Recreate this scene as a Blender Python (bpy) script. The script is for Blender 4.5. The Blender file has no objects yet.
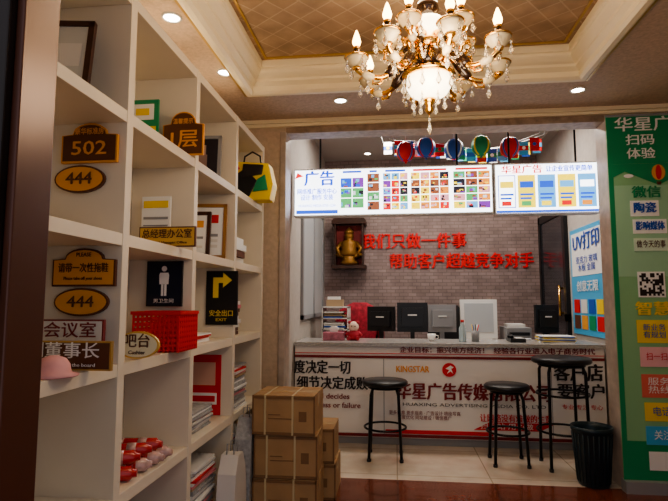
import bpy, bmesh, math, random
from mathutils import Vector, Matrix
random.seed(7)
COL=bpy.context.collection
M={}
def mat(name,col,rough=.5,metal=0,emis=0,ecol=None,noise=0,scale=20,trans=0,bump=0,coat=0):
    if name in M: return M[name]
    m=bpy.data.materials.new(name);m.use_nodes=True;nt=m.node_tree;b=nt.nodes["Principled BSDF"]
    c=(*col,1)
    b.inputs["Base Color"].default_value=c;b.inputs["Roughness"].default_value=rough;b.inputs["Metallic"].default_value=metal
    b.inputs["Transmission Weight"].default_value=trans
    b.inputs["Coat Weight"].default_value=coat
    if emis:
        b.inputs["Emission Color"].default_value=(*(ecol or col),1);b.inputs["Emission Strength"].default_value=emis
    if noise or bump:
        tc=nt.nodes.new("ShaderNodeTexCoord");n=nt.nodes.new("ShaderNodeTexNoise");n.inputs["Scale"].default_value=scale;n.inputs["Detail"].default_value=4
        nt.links.new(tc.outputs["Object"],n.inputs["Vector"])
        if noise:
            r=nt.nodes.new("ShaderNodeValToRGB");r.color_ramp.elements[0].position=.3;r.color_ramp.elements[1].position=.7
            r.color_ramp.elements[0].color=tuple(x*(1-noise) for x in col)+(1,);r.color_ramp.elements[1].color=tuple(min(1,x*(1+noise*.6)) for x in col)+(1,)
            nt.links.new(n.outputs["Fac"],r.inputs["Fac"]);nt.links.new(r.outputs["Color"],b.inputs["Base Color"])
        if bump:
            bp=nt.nodes.new("ShaderNodeBump");bp.inputs["Strength"].default_value=bump;bp.inputs["Distance"].default_value=.01
            nt.links.new(n.outputs["Fac"],bp.inputs["Height"]);nt.links.new(bp.outputs["Normal"],b.inputs["Normal"])
    M[name]=m;return m
def brickmat(name,c1,c2,mortar,bw,bh,ms,rough,axes="XZ",offset=.5,rot=0,bump=0,coat=0,noise=0):
    m=bpy.data.materials.new(name);m.use_nodes=True;nt=m.node_tree;b=nt.nodes["Principled BSDF"];b.inputs["Roughness"].default_value=rough
    b.inputs["Coat Weight"].default_value=coat
    tc=nt.nodes.new("ShaderNodeTexCoord");sp=nt.nodes.new("ShaderNodeSeparateXYZ");cb=nt.nodes.new("ShaderNodeCombineXYZ")
    nt.links.new(tc.outputs["Object"],sp.inputs[0]);nt.links.new(sp.outputs[axes[0]],cb.inputs[0]);nt.links.new(sp.outputs[axes[1]],cb.inputs[1])
    mp=nt.nodes.new("ShaderNodeMapping");mp.inputs["Rotation"].default_value=(0,0,rot);nt.links.new(cb.outputs[0],mp.inputs[0])
    t=nt.nodes.new("ShaderNodeTexBrick");t.offset=offset;t.inputs["Scale"].default_value=1
    t.inputs["Color1"].default_value=(*c1,1);t.inputs["Color2"].default_value=(*c2,1);t.inputs["Mortar"].default_value=(*mortar,1)
    t.inputs["Brick Width"].default_value=bw;t.inputs["Row Height"].default_value=bh;t.inputs["Mortar Size"].default_value=ms
    nt.links.new(mp.outputs[0],t.inputs["Vector"]);out=t.outputs["Color"]
    if noise:
        n=nt.nodes.new("ShaderNodeTexNoise");n.inputs["Scale"].default_value=6;n.inputs["Detail"].default_value=6;nt.links.new(tc.outputs["Object"],n.inputs["Vector"])
        mx=nt.nodes.new("ShaderNodeMix");mx.data_type='RGBA';mx.blend_type='OVERLAY';mx.inputs[0].default_value=noise
        nt.links.new(out,mx.inputs[6]);nt.links.new(n.outputs["Fac"],mx.inputs[7]);out=mx.outputs[2]
    nt.links.new(out,b.inputs["Base Color"])
    if bump:
        bp=nt.nodes.new("ShaderNodeBump");bp.inputs["Strength"].default_value=bump;bp.inputs["Distance"].default_value=.01;bp.invert=True
        nt.links.new(t.outputs["Fac"],bp.inputs["Height"]);nt.links.new(bp.outputs["Normal"],b.inputs["Normal"])
    M[name]=m;return m
class B:
    def __init__(s,name): s.name=name;s.bm=bmesh.new();s.mats=[]
    def mi(s,m):
        if m not in s.mats:s.mats.append(m)
        return s.mats.index(m)
    def face(s,vs,m,smooth=False):
        try:f=s.bm.faces.new(vs)
        except ValueError:return
        f.material_index=s.mi(m);f.smooth=smooth
    def box(s,x0,x1,y0,y1,z0,z1,m,mx=None):
        v=[Vector((x,y,z)) for z in(z0,z1) for y in(y0,y1) for x in(x0,x1)]
        if mx: v=[mx@p for p in v]
        v=[s.bm.verts.new(p) for p in v]
        for q in((0,2,3,1),(4,5,7,6),(0,1,5,4),(2,6,7,3),(0,4,6,2),(1,3,7,5)): s.face([v[i] for i in q],m)
    def rings(s,rs,m,cap=True,smooth=True):
        R=[[s.bm.verts.new(p) for p in r] for r in rs];n=len(R[0])
        for a,b in zip(R,R[1:]):
            for i in range(n): s.face([a[i],a[(i+1)%n],b[(i+1)%n],b[i]],m,smooth)
        if cap: s.face(R[0][::-1],m);s.face(R[-1],m)
    def tube(s,pts,r,m,seg=8,cap=True):
        pts=[Vector(p) for p in pts];rs=[]
        if not hasattr(r,'__len__'): r=[r]*len(pts)
        up=None
        for i,p in enumerate(pts):
            t=(pts[min(i+1,len(pts)-1)]-pts[max(i-1,0)]).normalized()
            if up is None:
                up=Vector((0,0,1)) if abs(t.z)<.9 else Vector((1,0,0))
            a=t.cross(up).normalized();b=a.cross(t).normalized();up=b
            rs.append([p+(a*math.cos(k*2*math.pi/seg)+b*math.sin(k*2*math.pi/seg))*r[i] for k in range(seg)])
        s.rings(rs,m,cap)
    def cyl(s,p0,p1,r0,m,r1=None,seg=20): s.tube([p0,p1],[r0,r0 if r1 is None else r1],m,seg)
    def lathe(s,prof,c,m,seg=24,cap=True,mx=None):
        rs=[]
        for r,z in prof:
            ring=[Vector((c[0]+max(r,.0005)*math.cos(k*2*math.pi/seg),c[1]+max(r,.0005)*math.sin(k*2*math.pi/seg),c[2]+z)) for k in range(seg)]
            if mx: ring=[mx@p for p in ring]
            rs.append(ring)
        s.rings(rs,m,cap)
    def ball(s,c,r,m,sz=1,seg=14):
        n=8;s.lathe([(r*math.sin(math.pi*i/n),-r*sz*math.cos(math.pi*i/n)) for i in range(n+1)],c,m,seg,False)
    def poly(s,pts2,y0,y1,m,cx=0,cz=0):
        a=[s.bm.verts.new((cx+x,y0,cz+z)) for x,z in pts2];b=[s.bm.verts.new((cx+x,y1,cz+z)) for x,z in pts2];n=len(a)
        s.face(a,m);s.face(b[::-1],m)
        for i in range(n): s.face([a[i],b[i],b[(i+1)%n],a[(i+1)%n]],m)
    def done(s,bevel=0,parent=None):
        bmesh.ops.recalc_face_normals(s.bm,faces=s.bm.faces)
        me=bpy.data.meshes.new(s.name);s.bm.to_mesh(me);s.bm.free()
        for m in s.mats: me.materials.append(m)
        o=bpy.data.objects.new(s.name,me);COL.objects.link(o)
        if bevel:
            md=o.modifiers.new("bevel","BEVEL");md.width=bevel;md.segments=2;md.limit_method='ANGLE';md.angle_limit=.9
        if parent:o.parent=parent
        return o
def text(body,x,y,z,h,m,parent,width=None,rz=0,bold=.0,name="lettering",ext=.0006,step=.0006):
    # bold weight = three copies of the raised letters, stepped in depth so faces are never coplanar
    offs=[0] if bold==0 else [-h*bold,0,h*bold]
    t=bpy.data.curves.new(name,"FONT");t.body=body;t.size=h;t.align_x='CENTER';t.align_y='CENTER';t.extrude=ext;t.resolution_u=2
    t.materials.append(m);sc=None
    for i,d in enumerate(offs):
        o=bpy.data.objects.new(name,t);COL.objects.link(o);e=i*step
        o.location=(x+d*math.cos(rz)+e*math.sin(rz),y+d*math.sin(rz)-e*math.cos(rz),z+(d*.4));o.rotation_euler=(math.pi/2,0,rz)
        if width:
            if sc is None:
                bpy.context.view_layer.update();dd=o.dimensions.x;sc=width/dd if dd>0 else 1
            o.scale=(sc,1,1)
        if parent:o.parent=parent
    return o
def group(name):
    o=bpy.data.objects.new(name,None);COL.objects.link(o);return o
def oval(rx,rz,n=28): return [(rx*math.cos(2*math.pi*i/n),rz*math.sin(2*math.pi*i/n)) for i in range(n)]

# ---------- materials
cream=mat("cream_laminate",(.77,.69,.56),.45,noise=.06,scale=3)
plaster=mat("cream_plaster",(.92,.81,.58),.5)
goldline=mat("gold_line",(.55,.36,.12),.35,.6)
soff=mat("soffit_wallpaper",(.60,.45,.33),.75,noise=.15,scale=60,bump=.3)
wallp=mat("beige_wallpaper",(.58,.45,.33),.7,noise=.12,scale=30,bump=.2)
tray=brickmat("tray_wallpaper",(.49,.34,.22),(.44,.30,.19),(.58,.43,.29),.11,.11,.004,.7,"XY",0,math.radians(38),noise=.6)
backp=brickmat("stone_mosaic_wallpaper",(.40,.305,.285),(.30,.225,.21),(.24,.18,.17),.10,.04,.004,.7,"XZ",noise=.5)
sidep=mat("pale_side_paint",(.52,.47,.42),.6,noise=.08)
redfl=brickmat("dark_red_tile",(.20,.05,.028),(.15,.04,.02),(.05,.02,.015),.6,.6,.004,.22,"XY",0,coat=.3,noise=.5)
beigefl=brickmat("beige_tile",(.62,.52,.41),(.58,.48,.38),(.35,.28,.2),.6,.6,.004,.2,"XY",0,coat=.3,noise=.3)
stone=mat("jamb_stone",(.48,.39,.32),.4,noise=.2,scale=15)
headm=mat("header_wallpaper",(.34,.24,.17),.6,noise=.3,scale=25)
white=mat("white_board",(.80,.77,.74),.35)
gray=mat("gray_plastic",(.30,.30,.31),.4)
lgray=mat("light_plastic",(.72,.70,.66),.4)
black=mat("black_plastic",(.012,.012,.014),.35)
blackm=mat("black_metal",(.02,.02,.022),.3,.7)
darkw=mat("dark_wood",(.06,.022,.012),.35,noise=.4,scale=8)
red=mat("red_print",(.65,.02,.02),.45)
maroon=mat("maroon_print",(.20,.012,.012),.5)
blk=mat("black_print",(.02,.015,.015),.5)
gold=mat("gold_metal",(.85,.50,.15),.2,1)
brass=mat("brass_sign",(.68,.43,.12),.35,.2)
orange=mat("orange_print",(.78,.35,.06),.4)
yellow=mat("yellow_print",(.85,.60,.03),.45)
blue=mat("blue_print",(.02,.10,.45),.4)
cyan=mat("cyan_print",(.08,.42,.72),.4)
green=mat("green_print",(.015,.27,.11),.5)
lgreen=mat("pale_green_print",(.26,.50,.26),.5)
wp=mat("white_print",(.85,.85,.83),.5)
brown=mat("brown_sign",(.12,.04,.018),.4)
pinkp=mat("pink_print",(.70,.25,.28),.5)
# ---------- shell
b=B("floor");b.box(-1.3,2.3,-1,3.5,-.05,0,redfl);b.box(-1.3,2.3,3.5,6.4,-.05,0.0,beigefl);b.done()
def wall(name,x0,x1,y0,y1,z0,z1,m):
    b=B(name);b.box(x0,x1,y0,y1,z0,z1,m);return b.done()
wall("wall_left",-1.30,-1.18,.75,3.5,0,2.41,wallp)
wall("wall_right",2.15,2.27,.75,3.5,0,2.41,wallp)
b=B("wall_partition")
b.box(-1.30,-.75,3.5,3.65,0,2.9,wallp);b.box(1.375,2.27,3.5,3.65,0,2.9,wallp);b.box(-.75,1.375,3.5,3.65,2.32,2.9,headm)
b.done()
b=B("trim_opening")
for x0,x1 in((-.79,-.748),(1.373,1.415)): b.box(x0,x1,3.485,3.66,0,2.33,stone)
b.done(.004)
wall("wall_back",-.96,1.78,6.2,6.3,0,2.9,backp)
wall("wall_back_left",-.96,-.84,3.65,6.2,0,2.9,sidep)
wall("wall_back_right",1.66,1.78,3.65,6.2,0,2.9,sidep)
wall("ceiling_back",-.96,1.78,3.65,6.3,2.85,2.95,mat("ceiling_paint",(.50,.46,.42),.6))
b=B("wall_front");b.box(-1.3,-.74,.75,.85,0,2.41,headm);b.box(1.3,2.27,.75,.85,0,2.41,headm);b.done()
TX0,TX1,TY0,TY1=-.84,1.04,1.05,2.95
b=B("ceiling")
b.box(-1.30,TX0,.75,3.5,2.41,2.6,soff);b.box(TX1,2.27,.75,3.5,2.41,2.6,soff)
b.box(TX0,TX1,.75,TY0,2.41,2.6,soff);b.box(TX0,TX1,TY1,3.5,2.41,2.6,soff)
b.box(TX0-.02,TX1+.02,TY0-.02,TY1+.02,2.56,2.62,tray);b.done()
def loop(b,x0,x1,y0,y1,prof,m):
    R=[]
    for o,z in prof: R.append([Vector((x0-o,y0-o,z)),Vector((x1+o,y0-o,z)),Vector((x1+o,y1+o,z)),Vector((x0-o,y1+o,z))])
    b.rings(R,m,False,False)
b=B("trim_tray_cornice")
loop(b,TX0,TX1,TY0,TY1,[(.05,2.411),(.05,2.395),(.035,2.385),(.01,2.385),(-.005,2.40),(-.005,2.43),(-.03,2.45),(-.03,2.465),(-.045,2.475),(-.06,2.49),(-.065,2.50),(-.065,2.515),(-.075,2.52),(-.075,2.561)],plaster)
loop(b,TX0,TX1,TY0,TY1,[(.066,2.411),(.066,2.40),(.05,2.40),(.05,2.411)],goldline)
loop(b,TX0,TX1,TY0,TY1,[(-.10,2.561),(-.10,2.552),(-.112,2.552),(-.112,2.561)],goldline)
b.done()
b=B("trim_back_cornice")
b.box(-1.18,2.15,3.46,3.5,2.385,2.41,plaster);b.box(-1.18,2.15,3.48,3.5,2.365,2.385,plaster)
b.done()
b=B("door_frame")
fm=mat("dark_door_metal",(.025,.016,.012),.25,.3,noise=.4,scale=5)
fm2=mat("reddish_door_edge",(.10,.035,.02),.3,.2)
b.box(-.755,-.72,.74,.86,0,2.38,fm);b.box(-.72,-.675,.76,.84,0,2.38,black);b.box(-.675,-.62,.74,.86,0,2.38,fm);b.box(-.62,-.605,.755,.845,0,2.38,fm2)
b.box(-.755,1.30,.74,.86,2.38,2.409,fm);b.box(1.24,1.30,.74,.86,0,2.38,fm)
b.cyl((-.645,.70,.85),(-.645,.70,1.25),.012,goldline);b.box(-.655,-.635,.70,.75,.88,.90,goldline);b.box(-.655,-.635,.70,.75,1.20,1.22,goldline)
b.done(.003)

# ---------- display shelf
ZB=[.11,.52,.93,1.346,1.755];YP=[1.01,1.595,2.18,2.765,3.35]
b=B("display_shelf")
b.box(-1.175,-1.16,.99,3.37,.0,2.185,cream)
for y in YP: b.box(-1.16,-.87,y-.02,y+.02,0,2.185,cream)
for z in ZB+[2.165]:
    for i in range(4): b.box(-1.16,-.872,YP[i]+.02,YP[i+1]-.02,z-.02,z+.02,cream)
b.box(-1.16,-.89,1.03,3.33,0,.09,cream)
b.done(.0015)

# ---------- signs
def plaque(name,x0,x1,z0,z1,y,face,rim,lines,shape="rect",t=.012):
    b=B(name);cx,cz=(x0+x1)/2,(z0+z1)/2;w,h=x1-x0,z1-z0
    if shape=="oval":
        b.poly(oval(w/2,h/2),y-t,y,rim,cx,cz);b.poly(oval(w/2-.006,h/2-.006),y-t-.002,y-t-.0002,face,cx,cz)
    elif shape=="arch":
        def p(k):
            W,H=w/2-k,h/2-k
            return [(-W,-H),(W,-H),(W,H*.40),(W*.62,H*.45)]+[(W*.6*math.cos(a),H*.5+(H*.5)*math.sin(a)) for a in [i*math.pi/10 for i in range(0,11)]]+[(-W*.62,H*.45),(-W,H*.40)]
        b.poly(p(0),y-t,y,rim,cx,cz);b.poly(p(.006),y-t-.002,y-t-.0002,face,cx,cz)
    else:
        b.box(x0,x1,y-t,y,z0,z1,rim);b.box(x0+.005,x1-.005,y-t-.002,y-t-.0002,z0+.005,z1-.005,face)
    o=b.done()
    for (s,dz,hh,m,wd) in lines: text(s,cx,y-t-.003,cz+dz,hh,m,o,wd,bold=.02)
    return o
PF=[1.575,2.16,2.745,3.33]
plaque("room_number_plaque",-1.09,-.895,1.60,1.732,PF[0]-.001,brown,orange,[("502",-.02,.065,orange,.12),("豪华标准房",.037,.024,orange,.10)],"arch")
plaque("room_number_plaque",-1.11,-.935,1.50,1.592,PF[0]-.001,orange,brown,[("444",0,.055,brown,.09)],"oval")
plaque("notice_plaque",-1.10,-.885,1.195,1.318,PF[0]-.001,orange,brown,[("请带一次性拖鞋",-.004,.032,brown,.17),("PLEASE",.04,.018,brown,.05),("Please take off your shoes",-.036,.014,brown,.13)],"arch")
plaque("room_number_plaque",-1.09,-.905,1.10,1.19,PF[0]-.001,orange,brown,[("444",0,.05,brown,.09)],"oval")
mr=mat("sign_maroon",(.22,.03,.03),.4)
plaque("meeting_room_sign",-1.10,-.885,.952,1.092,1.52,lgray,mr,[("会议室",.035,.05,mr,.17)])
plaque("office_nameplate",-1.09,-.80,.952,1.035,1.42,brown,goldline,[("副董事长",.012,.048,wp,.22),("Vice Chairman of the board",-.026,.014,wp,.2)])
plaque("floor_number_sign",-1.0,-.815,1.776,1.97,2.12,brown,orange,[("1层",-.03,.085,orange,.12),("温馨提示",.052,.026,orange,.09)],"arch")
plaque("office_nameplate",-1.04,-.80,1.367,1.45,2.02,brass,brown,[("总经理办公室",.01,.04,brown,.21),("General Manager Office",-.024,.014,brown,.17)])
o=plaque("restroom_sign",-1.07,-.91,1.125,1.32,PF[1]-.001,mat("navy",(.006,.012,.035),.3),black,[("男卫生间",-.075,.020,wp,.09)])
b=B("figure_pictogram")
b.poly(oval(.012,.012,16),2.143,2.145,wp,-.99,1.287);b.poly([(-.018,0),(.018,0),(.022,-.01),(.02,-.05),(.012,-.05),(-.012,-.05),(-.02,-.05),(-.022,-.01)],2.143,2.145,wp,-.99,1.27);b.box(-1.002,-.992,2.143,2.145,1.17,1.222,wp);b.box(-.988,-.978,2.143,2.145,1.17,1.222,wp)
b.done(parent=o)
plaque("bar_counter_sign",-.955,-.80,.952,1.045,1.72,mat("ivory",(.8,.72,.5),.4),brass,[("吧台",.012,.05,brown,.09),("Cashier",-.025,.018,brown,.06)],"oval")
o=plaque("exit_sign",-1.02,-.845,1.02,1.31,PF[2]-.001,black,black,[("安全出口",-.085,.036,yellow,.13),("EXIT",-.118,.022,yellow,.06)])
b=B("arrow_symbol");yy=2.728
b.poly([(-.045,-.05),(-.015,-.05),(-.015,.03),(.01,.03),(.01,.005),(.06,.045),(.01,.085),(.01,.06),(-.045,.06)],yy,yy+.002,yellow,-.935,1.215)
b.done(parent=o)
def picture(name,w,h,frame,face,loc,rot,extra=[]):
    b=B(name);T=.018
    b.box(-w/2,w/2,0,.012,0,h,frame);
    for x0,x1,z0,z1 in((-w/2,-w/2+T,0,h),(w/2-T,w/2,0,h),(-w/2,w/2,0,T),(-w/2,w/2,h-T,h)): b.box(x0,x1,-.008,0,z0,z1,frame)
    b.box(-w/2+T,w/2-T,-.002,0,T,h-T,face)
    for x0,x1,z0,z1,m in extra: b.box(x0*w,x1*w,-.004,-.002,z0*h,z1*h,m)
    o=b.done();o.location=loc;o.rotation_euler=rot;return o
R=math.radians
picture("framed_certificate",.17,.27,darkw,mat("aged_paper",(.6,.6,.55),.5),(-1.03,1.45,1.779),(R(-9),0,.15),[(-.3,.3,.2,.25,red),(-.3,.3,.4,.7,lgray)])
picture("framed_certificate",.22,.30,mat("golden_wood",(.35,.17,.05),.35),wp,(-1.0,2.64,1.370),(R(-7),0,.15),[(-.3,.3,.65,.8,red),(-.3,.3,.2,.25,lgray),(-.3,.3,.3,.35,lgray),(-.3,.3,.4,.45,gray)])
picture("framed_certificate",.18,.24,darkw,wp,(-1.03,2.54,1.370),(R(-7),0,.1),[(-.3,.3,.65,.8,orange),(-.3,.3,.2,.25,lgray),(-.3,.3,.4,.45,gray)])
picture("framed_photo",.20,.27,gray,mat("dark_photo",(.03,.025,.035),.3),(-1.03,2.65,1.779),(R(-6),0,.1),[(-.12,.12,.25,.6,mat("photo_tone",(.3,.2,.18),.4)),(-.06,.08,.6,.8,mat("photo_tone2",(.4,.28,.24),.4))])
b=B("greeting_card");b.box(-1.14,-1.01,2.08,2.09,1.776,2.02,green);b.box(-1.12,-1.03,2.078,2.08,1.93,2.0,wp);b.box(-1.11,-1.05,2.076,2.078,1.95,1.98,yellow);b.box(-1.125,-1.02,2.078,2.08,1.80,1.90,yellow)
b.box(-1.14,-1.01,2.09,2.14,1.776,1.782,green);b.done()
b=B("business_card_display");b.box(-1.10,-.95,2.10,2.15,1.367,1.40,lgray);b.box(-1.09,-.96,2.12,2.13,1.40,1.60,wp);b.box(-1.08,-.97,2.117,2.12,1.55,1.58,yellow);b.box(-1.08,-.97,2.117,2.12,1.50,1.51,gray);b.box(-1.08,-.97,2.117,2.12,1.47,1.475,gray);b.box(-1.08,-1.0,2.117,2.12,1.42,1.45,orange);b.done()
b=B("plastic_basket");bx0,bx1,by0,by1=-1.02,-.83,1.94,2.13
for z in[.951+i*.02 for i in range(8)]:
    b.box(bx0,bx1,by0,by0+.006,z,z+.011,red);b.box(bx0,bx1,by1-.006,by1,z,z+.011,red);b.box(bx0,bx0+.006,by0,by1,z,z+.011,red);b.box(bx1-.006,bx1,by0,by1,z,z+.011,red)
for i in range(11):
    x=bx0+(bx1-bx0-.008)*i/10;b.box(x,x+.008,by0-.001,by0+.004,.951,1.10,red);b.box(x,x+.008,by1-.004,by1+.001,.951,1.10,red)
    y=by0+(by1-by0-.008)*i/10;b.box(bx1-.004,bx1+.001,y,y+.008,.951,1.10,red)
b.box(bx0,bx1,by0,by1,.951,.957,red);b.box(bx0-.006,bx1+.006,by0-.006,by0+.006,1.095,1.108,red);b.box(bx1-.006,bx1+.006,by0,by1,1.095,1.108,red);b.box(bx0-.006,bx0+.006,by0,by1,1.095,1.108,red)
b.box(bx0,bx1,by1-.006,by1+.006,1.095,1.108,red);b.done()
b=B("pink_hat");pk=mat("pink_fabric",(.75,.38,.38),.7,noise=.1)
b.lathe([(.062,0),(.065,.004),(.045,.01),(.042,.03),(.032,.046),(.012,.054),(0,.055)],(-.90,1.30,.951),pk);b.done()
b=B("red_poster");b.box(-1.12,-.93,2.738,2.743,.545,.86,red);b.box(-1.09,-.96,2.735,2.738,.70,.82,mat("poster_skin",(.7,.4,.3),.5));b.box(-1.10,-.95,2.735,2.738,.60,.66,wp);b.box(-1.09,-.96,2.733,2.735,.615,.645,red);b.done()
b=B("carry_bag");b.poly([(-.13,0),(.13,0),(.15,.10),(.12,.23),(-.12,.25),(-.15,.1)],3.12,3.24,yellow,-.90,1.776)
b.poly([(-.10,.02),(.0,.02),(.05,.12),(-.03,.2),(-.11,.15)],3.112,3.12,black,-.90,1.776);b.poly([(.02,.05),(.12,.06),(.10,.16),(.05,.13)],3.110,3.12,green,-.90,1.776);b.poly([(-.05,.14),(.08,.16),(.09,.22),(-.04,.23)],3.108,3.12,blk,-.90,1.776);b.poly([(-.12,.16),(-.06,.2),(-.08,.23),(-.12,.22)],3.106,3.12,red,-.90,1.776)
b.tube([(-.96,3.18,2.0),(-.95,3.18,2.07),(-.90,3.18,2.10),(-.85,3.18,2.07),(-.84,3.18,2.0)],.006,black);b.done(.006)
def roll(b,c,l,r,ang,m,m2):
    d=Vector((math.cos(ang),math.sin(ang),0));c=Vector(c)
    b.tube([c-d*l/2,c-d*l*.44,c-d*l*.4,c+d*l*.4,c+d*l*.44,c+d*l/2],[r*.5,r*.6,r,r,r*.6,r*.5],m,10)
    for k in(-.25,.12): b.tube([c+d*l*k,c+d*l*(k+.14)],[r*1.03,r*1.03],m2,10)
b=B("wrapped_packages")
wrapm=mat("clear_wrap_pink",(.62,.40,.36),.15,noise=.3,scale=40);redw=mat("red_wrap",(.5,.04,.04),.2)
for i,(x,y,z,a) in enumerate([(-.99,1.71,.566,.3),(-.98,1.80,.566,.4),(-1.0,1.75,.607,.35),(-.98,1.90,.566,.2),(-1.0,1.84,.61,.3),(-.98,1.98,.566,.1),(-1.0,1.93,.607,.15)]):
    roll(b,(x,y,z),.23,.024,a,wrapm if i%2 else redw,redw if i%2 else wrapm)
b.done()
def stack(name,x0,x1,y0,y1,z,n,t,ms,j=.01):
    b=B(name);c=Vector(((x0+x1)/2,(y0+y1)/2,0))
    for i in range(n):
        a=random.uniform(-.06,.06);mx=Matrix.Translation(c+Vector((random.uniform(-j,j),random.uniform(-j,j),z+i*t)))@Matrix.Rotation(a,4,'Z')
        b.box(-(x1-x0)/2,(x1-x0)/2,-(y1-y0)/2,(y1-y0)/2,0,t*.92,ms[i%len(ms)] if i%3 else random.choice(ms),mx)
    return b.done()
news=mat("newsprint",(.42,.42,.42),.8,noise=.3,scale=50)
kraft=mat("kraft_paper",(.42,.30,.18),.8)
ms=[wp,news,lgray,wp,news,gray,kraft,pinkp,news,red]
stack("magazine_stack",-1.11,-.92,2.30,2.58,.541,12,.008,ms)
stack("newspaper_stack",-1.11,-.90,2.86,3.10,.541,22,.011,ms)
stack("newspaper_stack",-1.11,-.90,2.30,2.58,.131,24,.011,ms)
stack("newspaper_stack",-1.11,-.90,2.86,3.10,.131,24,.012,ms)
stack("newspaper_stack",-1.11,-.90,1.72,2.0,.131,20,.009,ms)
stack("book_stack",-1.11,-.93,2.86,3.05,.951,9,.022,[wp,brown,lgray,pinkp])
stack("box_file_stack",-1.11,-.92,2.86,3.10,1.367,4,.04,[lgray,brown,wp])
stack("brochure_stack",-1.11,-.93,2.30,2.56,.951,5,.008,[pinkp,wp,red])
def bag(name,x,y,z,w,d,h,m,m2):
    b=B(name);b.rings([[Vector((x+sx*w/2*k,y+sy*d/2*k2,z+zz)) for sx,sy in((-1,-1),(1,-1),(1,1),(-1,1))] for k,k2,zz in((1,1,0),(1.03,1.03,h*.4),(1,.8,h*.8),(.97,.35,h))],m,True,False)
    b.box(x-w*.3,x+w*.3,y-d/2*1.03-.006,y-d/2*1.03+.004,z+h*.25,z+h*.5,m2)
    for s in(-1,1): b.tube([(x-w*.2,y+s*d*.15,z+h),(x-w*.18,y+s*d*.15,z+h+.05),(x+w*.18,y+s*d*.15,z+h+.05),(x+w*.2,y+s*d*.15,z+h)],.003,m2,6)
    return b.done()
bag("paper_bag",-.81,2.58,0,.09,.2,.40,lgray,gray)
bag("paper_bag",-.81,2.86,0,.09,.24,.52,news,gray)

# ---------- cardboard boxes
card=mat("cardboard",(.44,.27,.13),.7,noise=.12,scale=8);cardd=mat("cardboard_edge",(.24,.13,.06),.7);tape=mat("packing_tape",(.60,.42,.22),.25);strap=mat("strap",(.6,.5,.3),.4)
def carton(name,x0,x1,y0,y1,z0,z1,a=0):
    b=B(name);cx,cy=(x0+x1)/2,(y0+y1)/2;w,d=(x1-x0)/2,(y1-y0)/2;H=z1-z0
    b.box(-w,w,-d,d,0,H-.004,card)
    b.box(-w,w,-d,-.002,H-.004,H,card);b.box(-w,w,.002,d,H-.004,H,card)
    b.box(-w-.001,w+.001,-.025,.025,H-.001,H+.001,tape);b.box(w,w+.001,-.025,.025,H-.07,H,tape)
    for x in(-w,w): b.box(x-.004,x+.004,-d-.004,-d+.004,0,H,cardd)
    b.box(-w-.003,w+.003,-d-.004,-d,H-.018,H-.004,cardd);b.box(-w-.003,w+.003,-d-.004,-d,0,.014,cardd)
    b.box(-w*.5,-w*.1,-d-.002,-d,H*.5,H*.52,cardd);b.box(-w*.5,w*.3,-d-.002,-d,H*.4,H*.42,cardd);b.box(w*.5,w*.75,-d-.002,-d,H*.35,H*.6,cardd)
    for x in(-w*.6,w*.3): b.box(x-.005,x+.005,-d-.005,d+.003,-.0,H+.002,strap)
    o=b.done();o.location=(cx,cy,z0);o.rotation_euler=(0,0,a)
carton("cardboard_box",-.755,-.42,2.77,3.06,.0,.22);carton("cardboard_box",-.75,-.42,2.77,3.05,.224,.442,.02);carton("cardboard_box",-.755,-.425,2.76,3.05,.446,.65,-.02)
carton("cardboard_box",-.72,-.36,3.11,3.42,0,.2);carton("cardboard_box",-.71,-.37,3.11,3.41,.204,.40,.01)

# ---------- reception counter
b=B("reception_counter")
CX0,CX1=-.83,1.60
topm=mat("counter_stone",(.42,.40,.38),.2,noise=.2,scale=60)
b.box(CX0,CX1,4.30,4.74,.06,.78,white);b.box(CX0,CX1,4.33,4.70,0,.06,gray)
b.box(CX0,CX1+.03,4.27,4.78,.78,.81,topm)
b.box(CX0,CX1,4.290,4.30,.685,.705,maroon);b.box(CX0,CX1,4.292,4.30,.72,.725,red);b.box(CX0,CX1,4.294,4.30,.066,.09,maroon)
for x in(-.10,1.20): b.box(x-.003,x+.003,4.297,4.30,.09,.68,gray)
b.box(-.09,.75,4.294,4.30,.095,.125,red)
b.poly([(0,0),(.5,0),(.62,.06),(.12,.06)],4.294,4.30,red,.60,.14)
ctr=b.done(.003)
Y=4.290
text("企业目标：振兴地方经济！  经验各行业进入电子商务时代",.78,Y,.752,.052,maroon,ctr,1.5,bold=.03)
text("度决定一切",-.60,Y,.60,.115,blk,ctr,.46,bold=.03)
text("细节决定成败",-.52,Y,.475,.11,blk,ctr,.58,bold=.03)
text("Detail decides",-.56,Y,.375,.06,maroon,ctr,.36,bold=.02);text("success or failure",-.50,Y,.305,.06,maroon,ctr,.42,bold=.02)
text("华星广告传媒有限公司",.60,Y,.42,.14,maroon,ctr,1.18,bold=.035)
text("KINGSTAR",.13,Y,.60,.07,orange,ctr,.26,bold=.03)
text("HUAXING ADVERTISING MEDIA CO. LTD",.60,Y,.325,.035,blk,ctr,1.1)
text("让网络没有难做的生意",.92,Y,.23,.065,red,ctr,.54,bold=.02)
text("更多创意 更多服务 · 广告设计 喷绘写真\n百度优化 网站建设 / 微信推广",.22,Y,.24,.035,maroon,ctr,.56)
text("扫网站 用心做",.85,Y,.17,.05,wp,ctr,.4)
text("客户店",1.40,Y,.585,.14,blk,ctr,.36,bold=.035);text("要客户",1.42,Y,.445,.12,blk,ctr,.34,bold=.03)
text("专业 专注 专心",1.42,Y,.33,.04,red,ctr,.3)
b=B("horse_emblem");b.poly(oval(.055,.055),Y,Y+.004,red,.42,.60);b.poly([(-.02,-.03),(.0,.0),(-.03,.01),(.01,.035),(.035,.02),(.015,.01),(.03,-.03),(.01,-.01)],Y-.002,Y-.0002,wp,.42,.60);b.done(parent=ctr)

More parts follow.
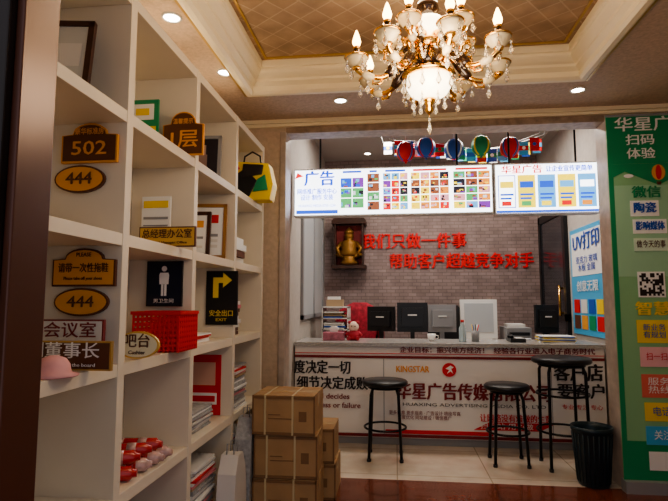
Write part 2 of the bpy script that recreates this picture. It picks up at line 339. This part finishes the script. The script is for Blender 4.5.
b=B("computer_desk");dw=mat("desk_wood",(.45,.40,.35),.4)
b.box(-.75,1.55,4.95,5.5,.72,.75,dw)
for x in(-.74,.0,.75,1.52): b.box(x,x+.025,4.97,5.48,0,.72,dw)
b.box(-.72,1.52,5.46,5.48,.3,.72,dw);b.done(.002)
scr=mat("monitor_screen",(.02,.025,.03),.15)
def monitor(x,y,w,h,m,rot=0,zb=.751,back=True):
    b=B("computer_monitor");z=.10
    b.box(-w/2,w/2,-.02,.02,z,z+h,m);
    if back:
        b.box(-w*.36,w*.36,-.045,-.02,z+.05,z+h-.05,m);b.box(-w*.15,w*.15,-.048,-.045,z+h*.55,z+h*.6,lgray)
    else: b.box(-w/2+.015,w/2-.015,-.022,-.02,z+.02,z+h-.015,scr)
    b.box(-.02,.02,-.015,.015,.01,z+.05,m);b.lathe([(.10,0),(.10,.008),(.03,.014),(.02,.02)],(0,0,0),m)
    o=b.done(.004);o.location=(x,y,zb);o.rotation_euler=(0,0,rot)
monitor(.16,5.1,.29,.28,black,0);monitor(.44,5.12,.27,.26,gray,.1);monitor(1.40,5.1,.22,.26,black,.2);monitor(-.14,5.2,.28,.24,black,-.3)
b=B("crt_monitor")
x,y,z=.79,5.15,.79
b.box(x-.17,x+.17,y-.02,y+.04,z,z+.37,wp);b.box(x-.135,x+.135,y-.023,y-.02,z+.06,z+.335,mat("crt_face",(.55,.58,.60),.25))
b.rings([[Vector((x+sx*w,yy,z+.185+sz*h)) for sx,sz in((-1,-1),(1,-1),(1,1),(-1,1))] for w,h,yy in((.165,.18,y+.04),(.15,.16,y+.12),(.10,.10,y+.28))],lgray,True,False)
b.box(x-.12,x+.12,y-.02,y+.2,.751,.79,lgray);b.done(.008)
b=B("printer");b.box(1.02,1.24,5.0,5.35,.751,.90,gray);b.box(1.04,1.22,4.98,5.1,.83,.86,black);b.box(1.05,1.21,5.1,5.3,.90,.93,lgray);b.box(1.04,1.22,4.93,5.0,.80,.806,wp);b.done(.008)
b=B("document_rack")
for z in(.751,.86,.97,1.08): b.box(-.72,-.46,5.1,5.4,z,z+.012,lgray)
for x in(-.72,-.47): b.box(x,x+.01,5.1,5.4,.751,1.09,lgray)
for k in range(3):
    for j in range(4): b.box(-.70,-.50+random.uniform(-.02,.02),5.09+random.uniform(0,.02),5.36,.764+k*.109+j*.016,.776+k*.109+j*.016,random.choice([wp,kraft,blue,lgray,red]))
b.box(-.68,-.52,5.14,5.30,1.092,1.16,kraft);b.box(-.67,-.55,5.15,5.28,1.16,1.19,wp)
b.done()
b=B("desk_telephone");b.box(.93,1.05,4.42,4.60,.811,.84,black);b.tube([(.945,4.45,.85),(.945,4.47,.865),(.945,4.55,.865),(.945,4.58,.85)],[.016,.011,.011,.016],black);b.box(.98,1.04,4.44,4.56,.84,.845,lgray);b.done(.003)
b=B("pen_holder");b.lathe([(.03,0),(.033,.09),(.03,.09),(.028,.01),(0,.01)],(.66,4.5,.811),gray)
for i in range(5): b.cyl((.66,4.5,.83),(.66+.03*math.cos(i*1.3),4.5+.03*math.sin(i*1.3),.95),.004,[red,blk,yellow,blue,wp][i],seg=6)
b.done()
b=B("water_bottle");b.lathe([(.028,0),(.03,.005),(.03,.11),(.012,.15),(.012,.165),(0,.165)],(.55,4.45,.811),mat("bottle_plastic",(.7,.85,.9),.1,trans=.6));b.lathe([(.014,.16),(.014,.18),(0,.18)],(.55,4.45,.811),red);b.done()
b=B("document_pile")
for i in range(9):
    mx=Matrix.Translation((1.30,4.5,.811+i*.006))@Matrix.Rotation(random.uniform(-.2,.2),4,'Z');b.box(-.13,.13,-.1,.1,0,.005,[wp,lgray,yellow,blue][i%4],mx)
b.done()
b=B("plush_toy");tm=mat("plush_red",(.45,.04,.06),.9);fl_=mat("plush_cream",(.8,.6,.5),.9);px,py,pz=-.36,4.52,.811
b.lathe([(.03,0),(.055,.02),(.05,.06),(.03,.085)],(px,py,pz),tm,16);b.ball((px,py,pz+.115),.045,fl_);b.ball((px-.035,py,pz+.15),.016,tm,seg=8);b.ball((px+.035,py,pz+.15),.016,tm,seg=8);b.ball((px-.015,py-.042,pz+.12),.005,blk,seg=6);b.ball((px+.015,py-.042,pz+.12),.005,blk,seg=6)
for s in(-1,1): b.tube([(px+s*.04,py,pz+.065),(px+s*.07,py-.02,pz+.04)],[.015,.013],tm);b.tube([(px+s*.03,py-.01,pz+.02),(px+s*.04,py-.07,pz+.018)],[.018,.016],tm)
b.done()
b=B("tea_cup");b.lathe([(.02,0),(.03,.01),(.035,.06),(.032,.06),(.026,.012),(0,.01)],(.30,4.5,.811),wp);b.tube([(.333,4.5,.86),(.355,4.5,.855),(.355,4.5,.835),(.33,4.5,.83)],.004,wp,6);b.done()
b=B("tissue_box");b.box(-.62,-.44,4.46,4.57,.811,.88,mat("tissue_box_print",(.45,.15,.2),.5,noise=.5,scale=25));b.rings([[Vector((-.53+sx*w,4.515+sy*.01,z)) for sx,sy in((-1,-1),(1,-1),(1,1),(-1,1))] for w,z in((.03,.879),(.045,.91),(.02,.93))],wp);b.done(.003)
def chair(x,y,jac,rot):
    b=B("office_chair");
    for i in range(5):
        a=i*2*math.pi/5;b.tube([(0,0,.09),(.24*math.cos(a),.24*math.sin(a),.06)],[.025,.015],black);b.ball((.24*math.cos(a),.24*math.sin(a),.03),.03,black)
    b.cyl((0,0,.08),(0,0,.44),.03,blackm);b.lathe([(.2,0),(.23,.02),(.23,.05),(.2,.075),(0,.08)],(0,0,.44),black)
    b.tube([(0,-.2,.46),(0,-.25,.55),(0,-.25,.75)],.02,blackm)
    sh=[(-1,-1),(-.5,-1.6),(.5,-1.6),(1,-1),(1,1),(-1,1)]
    b.rings([[Vector((sx*w,-.23+sy*.02,z)) for sx,sy in sh] for w,z in((.14,.62),(.19,.68),(.20,.85),(.17,1.04),(.12,1.10))],black)
    if jac:
        jm=mat("red_jacket",(.42,.03,.05),.8,noise=.5,scale=30)
        b.rings([[Vector((sx*w,-.235+sy*d,z)) for sx,sy in sh] for w,d,z in((.15,.045,.70),(.18,.04,.80),(.205,.045,.93),(.19,.05,1.07),(.07,.045,1.13))],jm)
        for s in(-1,1): b.tube([(s*.17,-.25,1.04),(s*.22,-.26,.93),(s*.23,-.27,.72)],[.045,.042,.035],jm)
    o=b.done(.005);o.location=(x,y,0);o.rotation_euler=(0,0,rot)
chair(-.42,5.87,True,.15);chair(.58,5.87,False,-.2)
b=B("wall_shrine")
b.box(-.70,-.36,6.08,6.19,1.54,2.08,darkw);b.box(-.68,-.38,6.075,6.08,1.57,2.03,mat("shrine_red",(.22,.02,.015),.6))
for x in(-.70,-.38): b.box(x,x+.02,5.98,6.08,1.54,2.04,darkw)
b.box(-.73,-.33,5.96,6.19,2.04,2.08,darkw);b.box(-.73,-.33,5.96,6.19,1.52,1.56,darkw)
b.poly([(-.20,0),(.20,0),(.15,.06),(.05,.10),(-.05,.10),(-.15,.06)],5.98,6.1,darkw,-.53,2.08)
ag=mat("aged_gold",(.30,.15,.04),.5,.7)
b.lathe([(.09,0),(.11,.03),(.08,.06),(.10,.10)],(-.53,6.03,1.56),ag,16)
b.lathe([(.10,.10),(.12,.13),(.09,.18),(.10,.24),(.085,.28),(.04,.295),(.052,.32),(.056,.345),(.045,.37),(.06,.38),(.05,.40),(.02,.43),(0,.45)],(-.53,6.03,1.56),ag,16)
for s in(-1,1): b.tube([(-.53+s*.085,6.03,1.82),(-.53+s*.14,6.0,1.75),(-.53+s*.10,5.97,1.67)],[.03,.027,.02],ag);b.tube([(-.53+s*.03,6.02,1.69),(-.53+s*.13,5.99,1.67),(-.53+s*.02,5.97,1.65)],[.035,.035,.025],ag)
b.done()
g=group("slogan_lettering")
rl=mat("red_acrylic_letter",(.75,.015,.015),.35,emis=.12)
text("我们只做一件事",.22,6.185,1.84,.19,rl,g,1.22,bold=.025,name="slogan_line_1",ext=.006,step=.003);text("帮助客户超越竞争对手",.76,6.185,1.60,.19,rl,g,1.64,bold=.025,name="slogan_line_2",ext=.006,step=.003)
b=B("door_back")
b.box(1.635,1.658,5.22,6.08,0,2.06,mat("dark_glass",(.05,.05,.06),.1))
for y0,y1,z0,z1 in((5.20,5.27,0,2.08),(6.03,6.10,0,2.08),(5.2,6.1,2.0,2.08),(5.2,6.1,.95,1.02)): b.box(1.62,1.659,y0,y1,z0,z1,black)
b.cyl((1.60,5.34,1.0),(1.60,5.34,1.3),.012,gold);b.box(1.60,1.64,5.33,5.35,1.02,1.04,gold);b.box(1.60,1.64,5.33,5.35,1.26,1.28,gold);b.done()
b=B("printing_poster")
b.box(1.648,1.659,4.30,5.12,.85,1.80,cyan);b.box(1.645,1.648,4.34,5.08,1.37,1.76,wp)
sw=[red,yellow,green,blue,orange,lgray,brown]
for i in range(4):
    for j in range(2): b.box(1.643,1.648,4.38+i*.18,4.52+i*.18,.90+j*.14,1.02+j*.14,sw[(i*2+j)%7])
pp=b.done();text("UV打印",1.640,4.71,1.66,.17,blue,pp,.62,rz=-math.pi/2,bold=.03);text("亚克力 玻璃\n木板 金属",1.640,4.71,1.47,.07,blue,pp,.5,rz=-math.pi/2);text("创意无限",1.640,4.71,1.27,.1,wp,pp,.5,rz=-math.pi/2,bold=.03)
b=B("window_1");b.box(-.839,-.825,4.6,5.9,1.0,2.1,mat("frosted_pane",(.5,.52,.53),.3))
for y0,y1,z0,z1 in((4.58,4.63,.98,2.12),(5.87,5.92,.98,2.12),(5.23,5.27,.98,2.12),(4.58,5.92,.98,1.02),(4.58,5.92,2.08,2.12)): b.box(-.839,-.815,y0,y1,z0,z1,gray)
b.done()

# ---------- lightboxes
def em(name,c,s=1.3): return mat("lit_"+name,c,.4,emis=s)
EW=em("white",(.92,.97,1),3.6);EB=em("blue",(.03,.12,.75));ER=em("red",(.8,.03,.03));EY=em("yellow",(.95,.72,.03),1.8);EG=em("green",(.10,.45,.15));EK=em("dark",(.03,.03,.05),1);EBr=em("brown",(.30,.10,.05));EO=em("orange",(.9,.33,.05));EC=em("sky",(.15,.5,.95));EP=em("purple",(.25,.05,.45));EPk=em("pink",(.9,.4,.45));EPa=em("pale",(.7,.75,.8),1.5)
b=B("menu_lightbox");Z0,Z1=1.825,2.215
b.box(-.81,.765,4.10,4.20,Z0,Z1,lgray);b.box(-.80,.755,4.097,4.10,Z0+.012,Z1-.012,EW)
def grid(b,x0,x1,z0,z1,nx,nz,y,pal,gap=.006):
    for i in range(nx):
        for j in range(nz):
            a=x0+(x1-x0)*i/nx+gap/2;c=x0+(x1-x0)*(i+1)/nx-gap/2;d=z0+(z1-z0)*j/nz+gap/2;e=z0+(z1-z0)*(j+1)/nz-gap/2
            m=random.choice(pal);b.box(a,c,y-.002,y,d,e,m)
            for q in range(4):
                u=random.uniform(0,.6);v=random.uniform(0,.6);m2=random.choice(pal+[EPa])
                b.box(a+(c-a)*u,a+(c-a)*(u+random.uniform(.12,.4)),y-.004-q*.0005,y-.002,d+(e-d)*v,d+(e-d)*(v+random.uniform(.12,.4)),m2)
pal=[EK,EBr,EBr,EG,EC,ER,EY,EO,EP,EK,EPk]
grid(b,-.43,-.24,Z0+.06,Z1-.08,2,3,4.097,[EB,EC,EK,EG,EBr,EP])
grid(b,-.215,-.115,Z0+.04,Z1-.05,1,4,4.097,[EK,EG,EBr,EC])
grid(b,-.09,.11,Z0+.04,Z1-.05,3,5,4.097,pal)
grid(b,.13,.43,Z0+.04,Z1-.05,4,5,4.097,[EBr,EK,EO,ER,EPk,EBr,EY])
grid(b,.46,.745,Z0+.04,Z1-.05,3,5,4.097,pal)
b.box(-.79,-.45,4.094,4.097,Z0+.02,Z0+.05,EB)
for x0,x1 in((-.43,-.24),(-.215,-.115),(-.09,.11),(.13,.43),(.46,.745)): b.box(x0+.02,x1-.02,4.094,4.097,Z1-.042,Z1-.025,ER if x0>0 else EB)
for x in(-.6,.5): b.cyl((x,4.15,Z1),(x,4.15,2.85),.008,blackm)
lb=b.done()
text("广告",-.60,4.092,Z1-.09,.13,EB,lb,.24,bold=.04);text("网络推广服务中心\n设计 制作 安装",-.62,4.092,Z0+.175,.05,EB,lb,.32,bold=.02);text("HUAXING MEDIA 0755-1234",-.62,4.092,Z0+.085,.03,EB,lb,.30)
b=B("logo_mark");b.poly([(-.03,-.02),(.04,0),(-.01,.03)],4.092,4.095,ER,-.77,Z1-.06);b.done(parent=lb)
b=B("menu_lightbox");b.box(.775,1.545,4.09,4.19,Z0-.015,Z1-.005,lgray);b.box(.785,1.535,4.087,4.09,Z0-.003,Z1-.017,EW)
for i,(m,m2) in enumerate([(EW,EY),(EY,EB),(EC,EB),(EY,EC),(EC,EW)]):
    x=.80+i*.148;b.box(x,x+.13,4.083,4.087,Z0+.035,Z1-.10,EB if m is EW else m);b.box(x+.006,x+.124,4.0825,4.0829,Z0+.041,Z1-.106,m)
    b.box(x+.015,x+.115,4.080,4.0824,Z0+.19,Z0+.24,m2);b.box(x+.015,x+.115,4.080,4.0824,Z0+.13,Z0+.145,EB);b.box(x+.015,x+.10,4.080,4.0824,Z0+.10,Z0+.115,EB);b.box(x+.025,x+.095,4.080,4.0824,Z0+.05,Z0+.085,[ER,EG,EY,ER,EO][i])
b.box(.785,1.535,4.083,4.087,Z0-.003,Z0+.015,EB)
for x in(.9,1.4): b.cyl((x,4.14,Z1-.01),(x,4.14,2.85),.008,blackm)
lb2=b.done()
text("华星广告",.98,4.08,Z1-.06,.07,ER,lb2,.3,bold=.03);text("让企业宣传更简单",1.33,4.08,Z1-.06,.05,EB,lb2,.34,bold=.03)

# ---------- bunting
b=B("flag_bunting")
fl=[red,blue,green,yellow,wp,cyan,red,blue]
for r,(yy,zz,xa,xb) in enumerate([(4.55,2.57,.0,1.25),(4.95,2.68,-.1,1.4),(5.35,2.77,.0,1.5)]):
    n=14;pts=[]
    for i in range(n+1):
        t=i/n;x=xa+(xb-xa)*t;z=zz-.08*(4*t*(1-t))+.03*math.sin(7*t);pts.append((x,yy,z))
    b.tube(pts,.003,wp,5)
    b.tube([pts[0],(xa-.05,yy,2.849)],.002,wp,5);b.tube([pts[-1],(xb+.05,yy,2.849)],.002,wp,5)
    for i in range(n):
        x,y_,z=pts[i];w=.085;c1,c2,c3=random.sample(fl,3)
        b.box(x+.006,x+w,yy-.002,yy,z-.12,z-.005,c1);b.box(x+.006,x+w,yy-.004,yy-.0022,z-.08,z-.042,c2);b.poly(oval(.016,.016,10),yy-.006,yy-.0042,c3,x+.045,z-.06)
b.done()
b=B("hanging_balloons");by=4.33
for x,z,m,m2 in((.10,2.40,red,blue),(.27,2.43,blue,red),(.50,2.41,blue,wp),(.72,2.43,green,yellow),(.95,2.41,red,blue)):
    b.lathe([(.08*math.sin(math.pi*i/12),-.085*math.cos(math.pi*i/12)) for i in range(13)],(x,by,z),m,18,False)
    for k in range(4):
        a=k*math.pi/2+.7;b.tube([(x+.077*math.sin(t)*math.cos(a),by+.077*math.sin(t)*math.sin(a),z-.082*math.cos(t)) for t in [.4+j*.3 for j in range(8)]],.009,m2,6)
    b.lathe([(.012,-.10),(.004,-.085)],(x,by,z),m,8);b.cyl((x,by,z+.085),(x,by,2.849),.002,wp,seg=5)
b.done()

# ---------- roll-up banner
b=B("roll_up_banner")
X0=1.365;b.box(X0,X0+.78,3.455,3.46,.07,2.34,lgreen);b.box(X0-.005,X0+.78,3.41,3.484,0,.07,gray);b.box(X0,X0+.78,3.45,3.465,2.33,2.345,gray)
b.box(X0,X0+.78,3.453,3.4548,2.02,2.33,green)
b.poly([(0,0),(.78,0),(.78,-.1),(.5,-.04),(.3,-.14),(.1,-.05),(0,-.1)],3.453,3.4548,green,X0,2.019)
b.box(X0,X0+.03,3.4525,3.4549,.07,2.1,green)
b.box(X0+.03,X0+.78,3.4535,3.4549,1.3,1.88,mat("mint_print",(.34,.58,.38),.5));b.box(X0+.03,X0+.78,3.4535,3.4549,.07,.3,green)
b.poly(oval(.04,.05),3.450,3.4525,orange,X0+.30,1.96);b.poly(oval(.018,.048),3.448,3.4498,red,X0+.30,1.96);b.poly([(-.01,0),(.01,0),(.014,.02),(-.014,.02)],3.45,3.4525,brown,X0+.30,1.88)
b.poly(oval(.03,.012),3.449,3.4525,wp,X0+.12,1.94)
def tb(x,z,w,h,m): b.box(X0+x,X0+x+w,3.450,3.4532,z,z+h,m)
tb(.12,1.68,.17,.10,wp);tb(.13,1.57,.20,.09,wp);tb(.13,1.46,.2,.08,mat("pale_mint",(.6,.75,.6),.5))
tb(.14,1.17,.16,.16,wp);tb(.12,.89,.20,.14,yellow);tb(.13,.745,.19,.12,mat("pale_pink",(.8,.45,.48),.5));tb(.13,.56,.20,.14,mat("salmon",(.7,.16,.12),.5));tb(.14,.42,.19,.11,yellow);tb(.14,.28,.19,.11,cyan);tb(.15,.13,.2,.11,wp)
tb(.40,.9,.3,.5,wp);tb(.4,.3,.3,.45,yellow)
for i in range(11):
    for j in range(11):
        if random.random()<.5 or (i in(0,1,2) and j in(0,1,2)): b.box(X0+.15+i*.0127,X0+.15+(i+1)*.0127,3.448,3.4498,1.18+j*.0127,1.18+(j+1)*.0127,blk)
bn=b.done();yb=3.447
text("华星广告传媒",X0+.40,yb,2.27,.10,wp,bn,.70,bold=.02);text("扫码",X0+.20,yb,2.17,.075,wp,bn,.17,bold=.02);text("体验",X0+.20,yb,2.08,.075,wp,bn,.17,bold=.02)
text("微信",X0+.22,yb,1.83,.08,green,bn,.17,bold=.03);text("陶瓷",X0+.205,yb,1.73,.07,blue,bn,.13,bold=.04);text("影响媒体",X0+.23,yb,1.615,.06,blue,bn,.17,bold=.03);text("做今天的事",X0+.23,yb,1.50,.05,brown,bn,.17)
text("智慧",X0+.22,yb,1.095,.09,yellow,bn,.2,bold=.04);text("新业务\n有规划",X0+.22,yb,.96,.045,blue,bn,.13);text("扫一扫",X0+.225,yb,.805,.05,red,bn,.12);text("服务\n热线",X0+.23,yb,.63,.05,wp,bn,.13);text("电话",X0+.235,yb,.475,.06,blue,bn,.1);text("关注",X0+.235,yb,.335,.06,wp,bn,.1)

# ---------- stools
def stool(x,y,h,r,foot):
    b=B("bar_stool" if h>.7 else "stool")
    b.lathe([(0,-.0),(r-.01,0),(r,.01),(r,.028),(r-.012,.038),(0,.042)],(0,0,h-.042),black,28)
    rt=r-.05
    for k in range(4):
        a=math.pi/4+k*math.pi/2;c,s=math.cos(a),math.sin(a)
        b.tube([(rt*.5*c,rt*.5*s,h-.05),(rt*c,rt*s,h-.055),((rt+.02)*c,(rt+.02)*s,h-.10),(foot*c,foot*s,.012)],.011,blackm,8)
        b.lathe([(.015,0),(.015,.02),(0,.02)],(foot*c,foot*s,0),black,10)
    for zz in ((.22,) if h<.7 else (.25,.5)):
        t=(h-.1-zz)/(h-.1);R_=(rt+.02)+(foot-rt-.02)*t
        b.tube([(R_*math.cos(i*math.pi/12),R_*math.sin(i*math.pi/12),zz) for i in range(25)],.008,blackm,8,False)
    b.tube([(rt*math.cos(i*math.pi/12),rt*math.sin(i*math.pi/12),h-.055) for i in range(25)],.01,blackm,8,False)
    o=b.done();o.location=(x,y,0)
stool(-.085,3.98,.565,.17,.165);stool(.79,3.95,.555,.16,.16)
stool(1.16,3.90,.755,.20,.18)
b=B("waste_bin");bm_=mat("dark_teal_plastic",(.012,.03,.04),.35);wx,wy=1.228,3.56
b.lathe([(0,0),(.088,0),(.092,.006),(.118,.33),(.125,.335),(.125,.36),(.118,.36),(.112,.335),(.086,.012),(0,.012)],(wx,wy,0),bm_,32)
for i in range(24):
    a=i*2*math.pi/24;b.tube([(wx+.094*math.cos(a),wy+.094*math.sin(a),.02),(wx+.118*math.cos(a),wy+.118*math.sin(a),.32)],.004,bm_,5)
b.done()

# ---------- chandelier
b=B("chandelier");cx,cy=.14,2.0
porc=mat("ivory_porcelain",(.74,.62,.40),.2);drk=mat("bronze_dark",(.04,.018,.01),.2,.3,coat=.5)
bulb=mat("bulb_glow",(1,.80,.5),.3,emis=12,ecol=(1,.62,.26));shade=mat("glow_shade",(1,.95,.82),.3,emis=4.5,ecol=(1,.82,.55))
crys=mat("crystal",(.95,.88,.75),.03,trans=.8)
b.lathe([(0,2.56),(.07,2.56),(.065,2.54),(.02,2.52),(.012,2.50),(.012,2.40),(.03,2.385),(.035,2.365),(.014,2.35)],(cx,cy,0),gold)
b.lathe([(.014,2.35),(.04,2.33),(.045,2.30),(.02,2.27)],(cx,cy,0),drk)
b.lathe([(.02,2.27),(.06,2.255),(.07,2.225),(.06,2.20),(.02,2.185)],(cx,cy,0),shade)
b.lathe([(.02,2.185),(.055,2.17),(.06,2.15),(.03,2.13)],(cx,cy,0),gold)
b.lathe([(.03,2.13),(.045,2.115),(.05,2.085),(.03,2.06)],(cx,cy,0),drk)
b.lathe([(.03,2.06),(.06,2.05),(.03,2.035)],(cx,cy,0),gold)
b.lathe([(.03,2.035),(.10,2.038),(.105,2.025),(.085,2.02)],(cx,cy,0),gold)
b.lathe([(.085,2.02),(.088,1.985),(.07,1.955),(.035,1.935),(0,1.93)],(cx,cy,0),shade)
b.lathe([(.03,1.937),(.02,1.92),(.012,1.905),(.018,1.89),(.008,1.875),(0,1.87)],(cx,cy,0),gold)
def drop(x,y,z,l=.05):
    b.tube([(x,y,z),(x,y,z-.012)],.0015,gold,4)
    b.ball((x,y,z-.018),.006,crys,seg=6)
    b.tube([(x,y,z-.024),(x,y,z-.024-l*.65),(x,y,z-.024-l)],[.002,.0115,.001],crys,6)
def arm(a,R,z0,zc,zl):
    c,s=math.cos(a),math.sin(a);P=lambda r,z:(cx+r*c,cy+r*s,z)
    pts=[]
    ctl=[(.03,z0),(R*.25,z0+.035),(R*.45,z0-.01),(R*.62,zl),(R*.85,zl+.0),(R*1.0,(zl+zc)/2),(R,zc)]
    for i in range(len(ctl)-1):
        p0,p1,p2,p3=ctl[max(i-1,0)],ctl[i],ctl[i+1],ctl[min(i+2,len(ctl)-1)]
        for k in range(5):
            t=k/5;q=[.5*((2*p1[j])+(-p0[j]+p2[j])*t+(2*p0[j]-5*p1[j]+4*p2[j]-p3[j])*t*t+(-p0[j]+3*p1[j]-3*p2[j]+p3[j])*t**3) for j in(0,1)]
            pts.append(P(*q))
    pts.append(P(*ctl[-1]))
    n=len(pts)
    b.tube(pts,[.013-.004*i/n for i in range(n)],gold,8)
    b.tube(pts[8:15],[.014,.018,.020,.021,.020,.018,.014],drk,8)
    b.tube(pts[18:23],[.011,.015,.017,.015,.011],porc,8)
    b.tube([P(R*.45,z0-.01),P(R*.5,z0+.03),P(R*.6,z0+.035),P(R*.62,z0+.01),P(R*.56,z0+.005)],[.009,.009,.008,.006,.003],gold,6)
    b.tube([P(R*.62,zl),P(R*.68,zl-.03),P(R*.78,zl-.03),P(R*.78,zl-.012)],[.007,.007,.006,.003],gold,6)
    C=P(R,zc)
    b.lathe([(.004,-.026),(.014,-.02),(.03,-.008),(.043,.010),(.047,.022),(.041,.020),(.012,.006)],C,porc,16)
    b.lathe([(.046,.018),(.050,.022),(.047,.026),(.044,.022)],C,gold,16,False)
    b.lathe([(.004,-.034),(.014,-.028),(.020,-.018),(.010,-.02)],C,gold,8)
    b.lathe([(.012,.004),(.019,.014),(.014,.024),(.012,.026)],C,gold,12)
    b.lathe([(.012,.026),(.012,.058)],C,drk,12);b.lathe([(.012,.058),(.015,.062),(.012,.068)],C,gold,12)
    b.lathe([(.009,.066),(.015,.078),(.017,.088),(.011,.110),(.004,.130),(0,.135)],C,bulb,12)
    for k in range(4):
        aa=a+k*math.pi/2+.4;drop(C[0]+.043*math.cos(aa),C[1]+.043*math.sin(aa),C[2]+.016,.042)
    q=P(R*.85,zl-.004);drop(q[0],q[1],q[2],.045)
for k in range(8): arm(k*math.pi/4+.2,.285,2.08,2.07,2.02)
for k in range(5): arm(k*2*math.pi/5+.45,.165,2.16,2.175,2.13)
for k in range(10):
    a=k*math.pi/5;drop(cx+.098*math.cos(a),cy+.098*math.sin(a),2.024,.045)
for k in range(6):
    a=k*math.pi/3;drop(cx+.06*math.cos(a),cy+.06*math.sin(a),1.95,.035)
drop(cx,cy,1.872,.055)
for k in range(8):
    a=k*math.pi/4+.6;R0=.055
    for i in range(11):
        t=i/10;r=R0+(.22-R0)*t;z=2.14-.09*t-.05*math.sin(math.pi*t)
        b.ball((cx+r*math.cos(a),cy+r*math.sin(a),z),.006,crys,seg=6)
b.done()

# ---------- lights
dl=mat("downlight_glow",(1,.97,.9),.3,emis=25,ecol=(1,.93,.8))
def spot(x,y,z,e,name="downlight"):
    b=B(name);b.lathe([(.045,0),(.045,-.006),(.036,-.008),(.034,-.002)],(x,y,z),lgray,20,False);b.lathe([(.035,-.003),(0,-.005)],(x,y,z),dl,16,False);b.done()
    l=bpy.data.lights.new("downlight_lamp","SPOT");l.energy=e;l.spot_size=2.0;l.spot_blend=.8;l.color=(1,.86,.66);l.shadow_soft_size=.03
    o=bpy.data.objects.new("downlight_lamp",l);COL.objects.link(o);o.location=(x,y,z-.02)
for x,y in((-.977,2.11),(-.923,2.68),(-.33,3.16),(.40,3.16),(1.10,3.16),(-.95,1.4)): spot(x,y,2.41,7)
for x,y in((-.3,5.9),(.1,5.5),(.7,5.95),(1.2,5.9)): spot(x,y,2.85,6)
def point(x,y,z,e,c,r=.1):
    l=bpy.data.lights.new("lamp","POINT");l.energy=e;l.color=c;l.shadow_soft_size=r;o=bpy.data.objects.new("chandelier_lamp",l);COL.objects.link(o);o.location=(x,y,z)
point(.14,2.0,2.38,9,(1,.79,.54),.12);point(.14,1.7,1.9,13,(1,.78,.53),.15)
def area(name,x,y,z,sx,sy,e,c):
    l=bpy.data.lights.new(name,"AREA");l.shape='RECTANGLE';l.size=sx;l.size_y=sy;l.energy=e;l.color=c;o=bpy.data.objects.new(name,l);COL.objects.link(o);o.location=(x,y,z);return o
for x in(-.1,.9):  # unseen ceiling panels with area lamps, added to brighten the back room
    b=B("added_fill_panel");b.box(x-.3,x+.3,4.6,4.9,2.81,2.849,lgray);b.box(x-.28,x+.28,4.62,4.88,2.808,2.81,em("panel",(1,.97,.92),4));b.done()
    area("added_fill_lamp",x,4.75,2.80,.55,.25,17,(1,.92,.84))
w=bpy.data.worlds.new("world");bpy.context.scene.world=w;w.use_nodes=True;w.node_tree.nodes["Background"].inputs[0].default_value=(.84,.88,1,1);w.node_tree.nodes["Background"].inputs[1].default_value=.72
try:
    bpy.context.scene.view_settings.look='AgX - Medium High Contrast'
except Exception: pass
cam=bpy.data.cameras.new("camera");co=bpy.data.objects.new("camera",cam);COL.objects.link(co)
co.location=(0,0,1.15);co.rotation_euler=(math.radians(95.5),0,math.radians(6.7));cam.lens=36*520/668;cam.clip_start=.05
bpy.context.scene.camera=co
